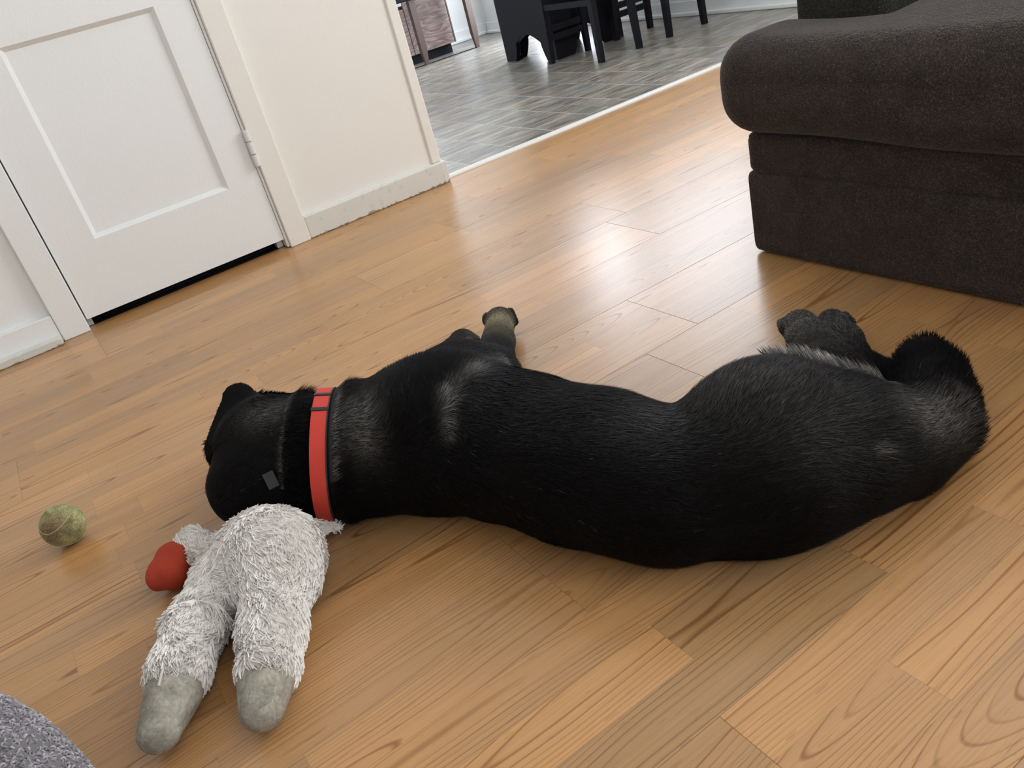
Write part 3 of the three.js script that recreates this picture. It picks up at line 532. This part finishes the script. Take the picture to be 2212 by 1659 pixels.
  pile('coat', hairGeo(0.08), hairMat, body, 190000, (p, n, c) => {
    if (p.y < 0.004) return null;
    let dx = 0, dy = 0, dz = 0;
    for (const [a, b, s] of flowBones) { const d = cone(p.x, p.y, p.z, a, b, s), w = d < 0.05 ? Math.exp(-d * 170) : 0; const l = Math.hypot(b[0] - a[0], b[1] - a[1], b[2] - a[2]); dx += w * (b[0] - a[0]) / l; dy += w * (b[1] - a[1]) / l; dz += w * (b[2] - a[2]) / l; }
    const dir = V(dx, dy, dz); if (dir.lengthSq() > 1e-8) dir.normalize(); const fall = V().copy(dir).projectOnPlane(n); if (fall.length() < 0.35) dir.add(V(0.5, -0.25, 0.5)); dir.y -= 0.12;
    const fri = fringe(p); if (fri > 0.3) dir.lerp(V(0.25, 0.55, -0.9), 0.85);
    const sw = fbm(p.x * 14, p.y * 14, p.z * 14) - 0.5, X = V().crossVectors(n, dir.normalize()); dir.addScaledVector(X, sw * 1.4 + rr(-0.22, 0.22)).projectOnPlane(n).normalize();
    const sd = smoothPlane.n.dot(V().subVectors(p, smoothPlane.c));
    if (Math.abs(sd) < 0.013 && p.x < 0.25) return null;                              // under the collar
    const [g, tn] = coat(p), k = rr(0.5, 1.5), gr = g * (0.35 + 1.3 * Math.pow(rnd(), 1.6)) * (0.4 + 1.2 * fbm(p.x * 120, p.y * 60, p.z * 120)), stray = rnd() < 0.004 && p.y > 0.06 ? 0.07 : 0;
    c.setRGB(0.0045 * k + 0.30 * gr + stray + 0.42 * tn * k * 0.6, 0.0038 * k + 0.285 * gr + stray + 0.36 * tn * k * 0.6, 0.0042 * k + 0.27 * gr + stray * 0.9 + 0.24 * tn * k * 0.6);
    const dl = Math.min(nearest(p, legBones), nearest(p, toes.map((q) => [q.a, q.b, 1]))), dt = nearest(p, tailBones), onHead = p.x < 0.125 && p.z < -0.9, onEar = p.y > 0.118 && p.x < 0.145 && p.z < -1.035, leg = dl < 0.004 && dl < dt, onTail = !leg && dt < 0.006;
    const ruff = Math.exp(-((sd + 0.036) ** 2) / 0.0002);
    const L = fri > 0.3 ? rr(0.014, 0.024) : onEar ? rr(0.0025, 0.005) : leg ? rr(0.003, 0.006) : onTail ? rr(0.014, 0.026) : onHead ? rr(0.006, 0.011) : rr(0.009, 0.018) * (1 + 0.5 * ruff);
    return { dir, lift: fri > 0.3 ? rr(0.35, 0.9) : (leg ? 0.2 : onTail ? 0.36 : 0.17) + 0.5 * ruff * rnd() + rr(0, 0.14), sink: leg ? 0.0002 : 0.0006, w: rr(0.0005, 0.0011), l: L };
  }, t, 'short black coat with grey brindle patches');
  // claws and pads
  const clawMat = std({ color: lin(0.02, 0.018, 0.017), roughness: 0.35 });
  toes.forEach((q, i) => { const b = V(...q.b), g = new THREE.ConeGeometry(0.0024, 0.010, 7), m = part('claw', g, clawMat, t); m.position.copy(b).addScaledVector(q.dir, q.b[3] + 0.003); m.quaternion.setFromUnitVectors(V(0, 1, 0), q.dir.clone().setY(q.dir.y - 0.25).normalize()); if (m.position.y < 0.004) m.position.y = 0.004; });
  const padMat = std({ color: lin(0.035, 0.035, 0.033), roughness: 0.7, bumpMap: rep(fineBump, 8), bumpScale: 0.001 });
  for (const [x, y, z, a, b] of [[0.558, 0.040, -1.168, 0.011, 0.014], [0.481, 0.052, -1.105, 0.012, 0.008], [0.805, 0.05, -0.713, 0.008, 0.007]]) { const g = new THREE.SphereGeometry(1, 16, 12); g.scale(a, b, a); g.translate(x, y, z); part('paw_pad', g, padMat, t, 'dark grey paw pad'); }
  // collar: a band that follows the neck
  {
    const n = smoothPlane.n.clone().normalize(), c0 = V(0.182, 0.078, -0.932); c0.addScaledVector(n, -n.dot(V().subVectors(c0, smoothPlane.c)));
    const U = V(0, 1, 0).projectOnPlane(n).normalize(), W = V().crossVectors(n, U);
    const ring = []; const K = 192;
    for (let i = 0; i < K; i++) { const a = i / K * Math.PI * 2, d = U.clone().multiplyScalar(Math.cos(a)).addScaledVector(W, Math.sin(a)); let r = 0.11; for (let s = 0; s < 60; s++) { const p = c0.clone().addScaledVector(d, r), v = f(p.x, Math.max(p.y, 0.0), p.z); if (p.y > 0.003 && v < 0.0045) break; if (p.y <= 0.003) { r -= 0.002; continue; } r -= Math.max(0.0008, v * 0.4); } ring.push({ d, r }); }
    const sm = ring.map((q, i) => { let s = 0; for (let k = -8; k <= 8; k++) s += ring[(i + k + K) % K].r; return s / 17 + 0.001; });
    const band = (w0, w1, r0, r1, i0, i1) => { const P = [], I = []; const m = i1 - i0; for (let i = 0; i <= m; i++) { const q = (i + i0 + K) % K, d = ring[q].d; for (const [w, r] of [[w0, r0], [w0, r1], [w1, r1], [w1, r0]]) { const p = c0.clone().addScaledVector(n, w).addScaledVector(d, sm[q] + r); P.push(p.x, Math.max(p.y, 0.0015), p.z); } } for (let i = 0; i < m; i++) for (let k = 0; k < 4; k++) { const a = i * 4 + k, b = i * 4 + (k + 1) % 4; I.push(a, b, a + 4, b, b + 4, a + 4); } let g = new THREE.BufferGeometry(); g.setAttribute('position', new THREE.Float32BufferAttribute(P, 3)); g.setIndex(I); g = g.toNonIndexed(); g.computeVertexNormals(); return boxUV(g); };
    const collar = part('collar', band(-0.0095, 0.0095, 0, 0.0035, 0, K), std({ color: lin(0.62, 0.050, 0.030), roughness: 0.75, bumpMap: rep(weave, 20), bumpScale: 0.0005 }), t, 'orange-red webbing collar');
    const blk = std({ color: lin(0.015, 0.016, 0.015), roughness: 0.6 });
    part('collar_edge', band(0.0093, 0.0110, 0, 0.004, 0, K), blk, collar, 'black collar edge');
    for (const k of [-8, 4]) { part('collar_bar', band(-0.0105, 0.0105, 0.0036, 0.0048, k, k + 2), blk, collar, 'black collar bar'); }
    const g = new THREE.BoxGeometry(0.013, 0.020, 0.004); const tag = part('tag', g, std({ color: lin(0.012, 0.014, 0.013), roughness: 0.6 }), t, 'small dark grey tag'); tag.position.set(0.0965, 0.105, -0.908); tag.lookAt(0.05, 0.5, 0); 
  }
}
// ---------- plush toy ----------
{
  const t = thing('plush_toy', 'shaggy white plush toy with grey felt feet lying under the dog\'s chin', 'plush toy');
  const N = { b1: [0.048, 0.047, -0.865, 0.045], b2: [0.053, 0.050, -0.839, 0.051], hR: [0.046, 0.045, -0.806, 0.041], kR: [0.016, 0.036, -0.745, 0.029], aR: [-0.003, 0.034, -0.700, 0.030], hL: [-0.004, 0.042, -0.862, 0.031], kL: [-0.049, 0.036, -0.82, 0.027], aL: [-0.080, 0.034, -0.768, 0.031], mA: [-0.002, 0.03, -0.95, 0.016], mB: [-0.013, 0.031, -0.990, 0.018], qA: [0.11, 0.03, -0.90, 0.014], qB: [0.155, 0.020, -0.893, 0.014] };
  const grp = [['T', 1, [['b1', 'b2'], ['b2', 'hR'], ['b2', 'hL']]], ['R', 1, [['hR', 'kR'], ['kR', 'aR']]], ['L', 1, [['hL', 'kL'], ['kL', 'aL']]], ['M', 1, [['b1', 'mA'], ['mA', 'mB']]], ['Q', 1, [['b1', 'qA'], ['qA', 'qB']]]];
  const f = (x, y, z) => {
    let d = 9;
    grp.forEach(([, k, l], i) => { let e = 9; for (const [a, b] of l) e = smin(e, cone(x, y, z, N[a], N[b], k), 0.022); d = i ? smin(d, e, 0.014) : e; });
    const fold = ((x - N.kL[0] + 0.004) * -0.55 + (z - N.kL[2] + 0.012) * 0.83 + (x + 0.049) * 0.2); if (x < -0.008) d += 0.005 * Math.exp(-((fold / 0.005) ** 2));
    if (d < 0.03 && z < -0.84) d = Math.max(d, 0.009 - dogField(x, y, z));     // squashed under the dog's chin
    return Math.max(d, 0.002 - y);
  };
  const white = std({ color: lin(0.60, 0.57, 0.52), roughness: 1 });
  const body = part('body', surfaceNets(f, [-0.14, -0.004, -1.03], [0.19, 0.115, -0.65], 0.0042), white, t, 'white shaggy plush body with two legs');
  const tuft = (() => { const g = new THREE.CylinderGeometry(0.12, 0.5, 1, 5, 3, true), p = g.attributes.position; g.translate(0, 0.5, 0); for (let i = 0; i < p.count; i++) { const u = p.getY(i); p.setZ(i, p.getZ(i) * 0.35 - 0.35 * u * u); p.setX(i, p.getX(i)); } g.computeVertexNormals(); return g; })();
  const limbs = [['b1', 'b2'], ['b2', 'hR'], ['hR', 'kR'], ['kR', 'aR'], ['b2', 'hL'], ['hL', 'kL'], ['kL', 'aL'], ['mA', 'mB'], ['qA', 'qB']];
  pile('shaggy_pile', tuft, std({ color: 0xffffff, roughness: 1 }), body, 26000, (p, n, c) => {
    if (p.y < 0.006 && n.y < -0.5) return null;
    let best = 9, dir = null; for (const [a, b] of limbs) { const d = cone(p.x, p.y, p.z, N[a], N[b], 1); if (d < best) { best = d; dir = V(N[b][0] - N[a][0], N[b][1] - N[a][1], N[b][2] - N[a][2]).normalize(); } }
    const sw = (fbm(p.x * 40, p.y * 40, p.z * 40) - 0.5) * 5; const X = V().crossVectors(n, dir); dir.addScaledVector(X, sw * 0.8 + rr(-0.8, 0.8));
    const k = rr(0.86, 1.1); c.setRGB(Math.min(0.95, 0.93 * k), Math.min(0.92, 0.895 * k), Math.min(0.88, 0.85 * k));
    return { dir: dir.projectOnPlane(n).normalize(), lift: rr(0.25, 0.9), w: rr(0.0018, 0.0034), l: rr(0.008, 0.0145) };
  }, t, 'white shaggy pile');
  const felt = std({ color: lin(0.53, 0.505, 0.45), roughness: 1, bumpMap: rep(fineBump, 9), bumpScale: 0.001, map: tex(256, 256, (x, y, c) => { const k = 215 + 50 * (tileNoise(x / 24, y / 24, 256, 31) - 0.5) + 40 * (tileNoise(x / 5, y / 5, 256, 32) - 0.5); c[0] = c[1] = k; c[2] = k * 0.97; }, true, 8) });
  const foot = (A, B) => netUV(surfaceNets((x, y, z) => Math.max(cone(x, y, z, A, B, 1.05), 0.002 - y), [Math.min(A[0], B[0]) - 0.05, -0.004, Math.min(A[2], B[2]) - 0.05], [Math.max(A[0], B[0]) + 0.05, 0.075, Math.max(A[2], B[2]) + 0.05], 0.003));
  part('foot', foot([-0.013, 0.030, -0.684, 0.0285], [-0.026, 0.026, -0.661, 0.0225]), felt, t, 'grey felt foot, right leg');
  part('foot', foot([-0.093, 0.030, -0.745, 0.0285], [-0.1165, 0.026, -0.712, 0.021]), felt, t, 'grey felt foot with a torn tuft, left leg');
  // torn tuft of stuffing on the left foot
  { const q = [V(-0.088, 0.060, -0.752), V(-0.092, 0.0615, -0.742), V(-0.0985, 0.0585, -0.731)]; part('torn_tuft', new THREE.TubeGeometry(new THREE.CatmullRomCurve3(q), 16, 0.0016, 6), white, t, 'loose white thread'); }
  const red = std({ color: lin(0.42, 0.045, 0.017), roughness: 0.95, bumpMap: rep(fineBump, 8), bumpScale: 0.001 });
  part('arm_end', netUV(surfaceNets((x, y, z) => Math.max(smin(cone(x, y, z, [-0.041, 0.026, -0.989, 0.0215], [-0.063, 0.024, -0.968, 0.0185], 1), cone(x, y, z, [-0.035, 0.026, -0.975, 0.018], [-0.05, 0.024, -0.955, 0.016], 1), 0.01) + (noise(x * 90, y * 90, z * 90) - 0.5) * 0.003, 0.002 - y), [-0.11, -0.004, -1.04], [0.0, 0.07, -0.92], 0.003)), red, t, 'red felt arm end');
}

renderer.render(scene, camera);
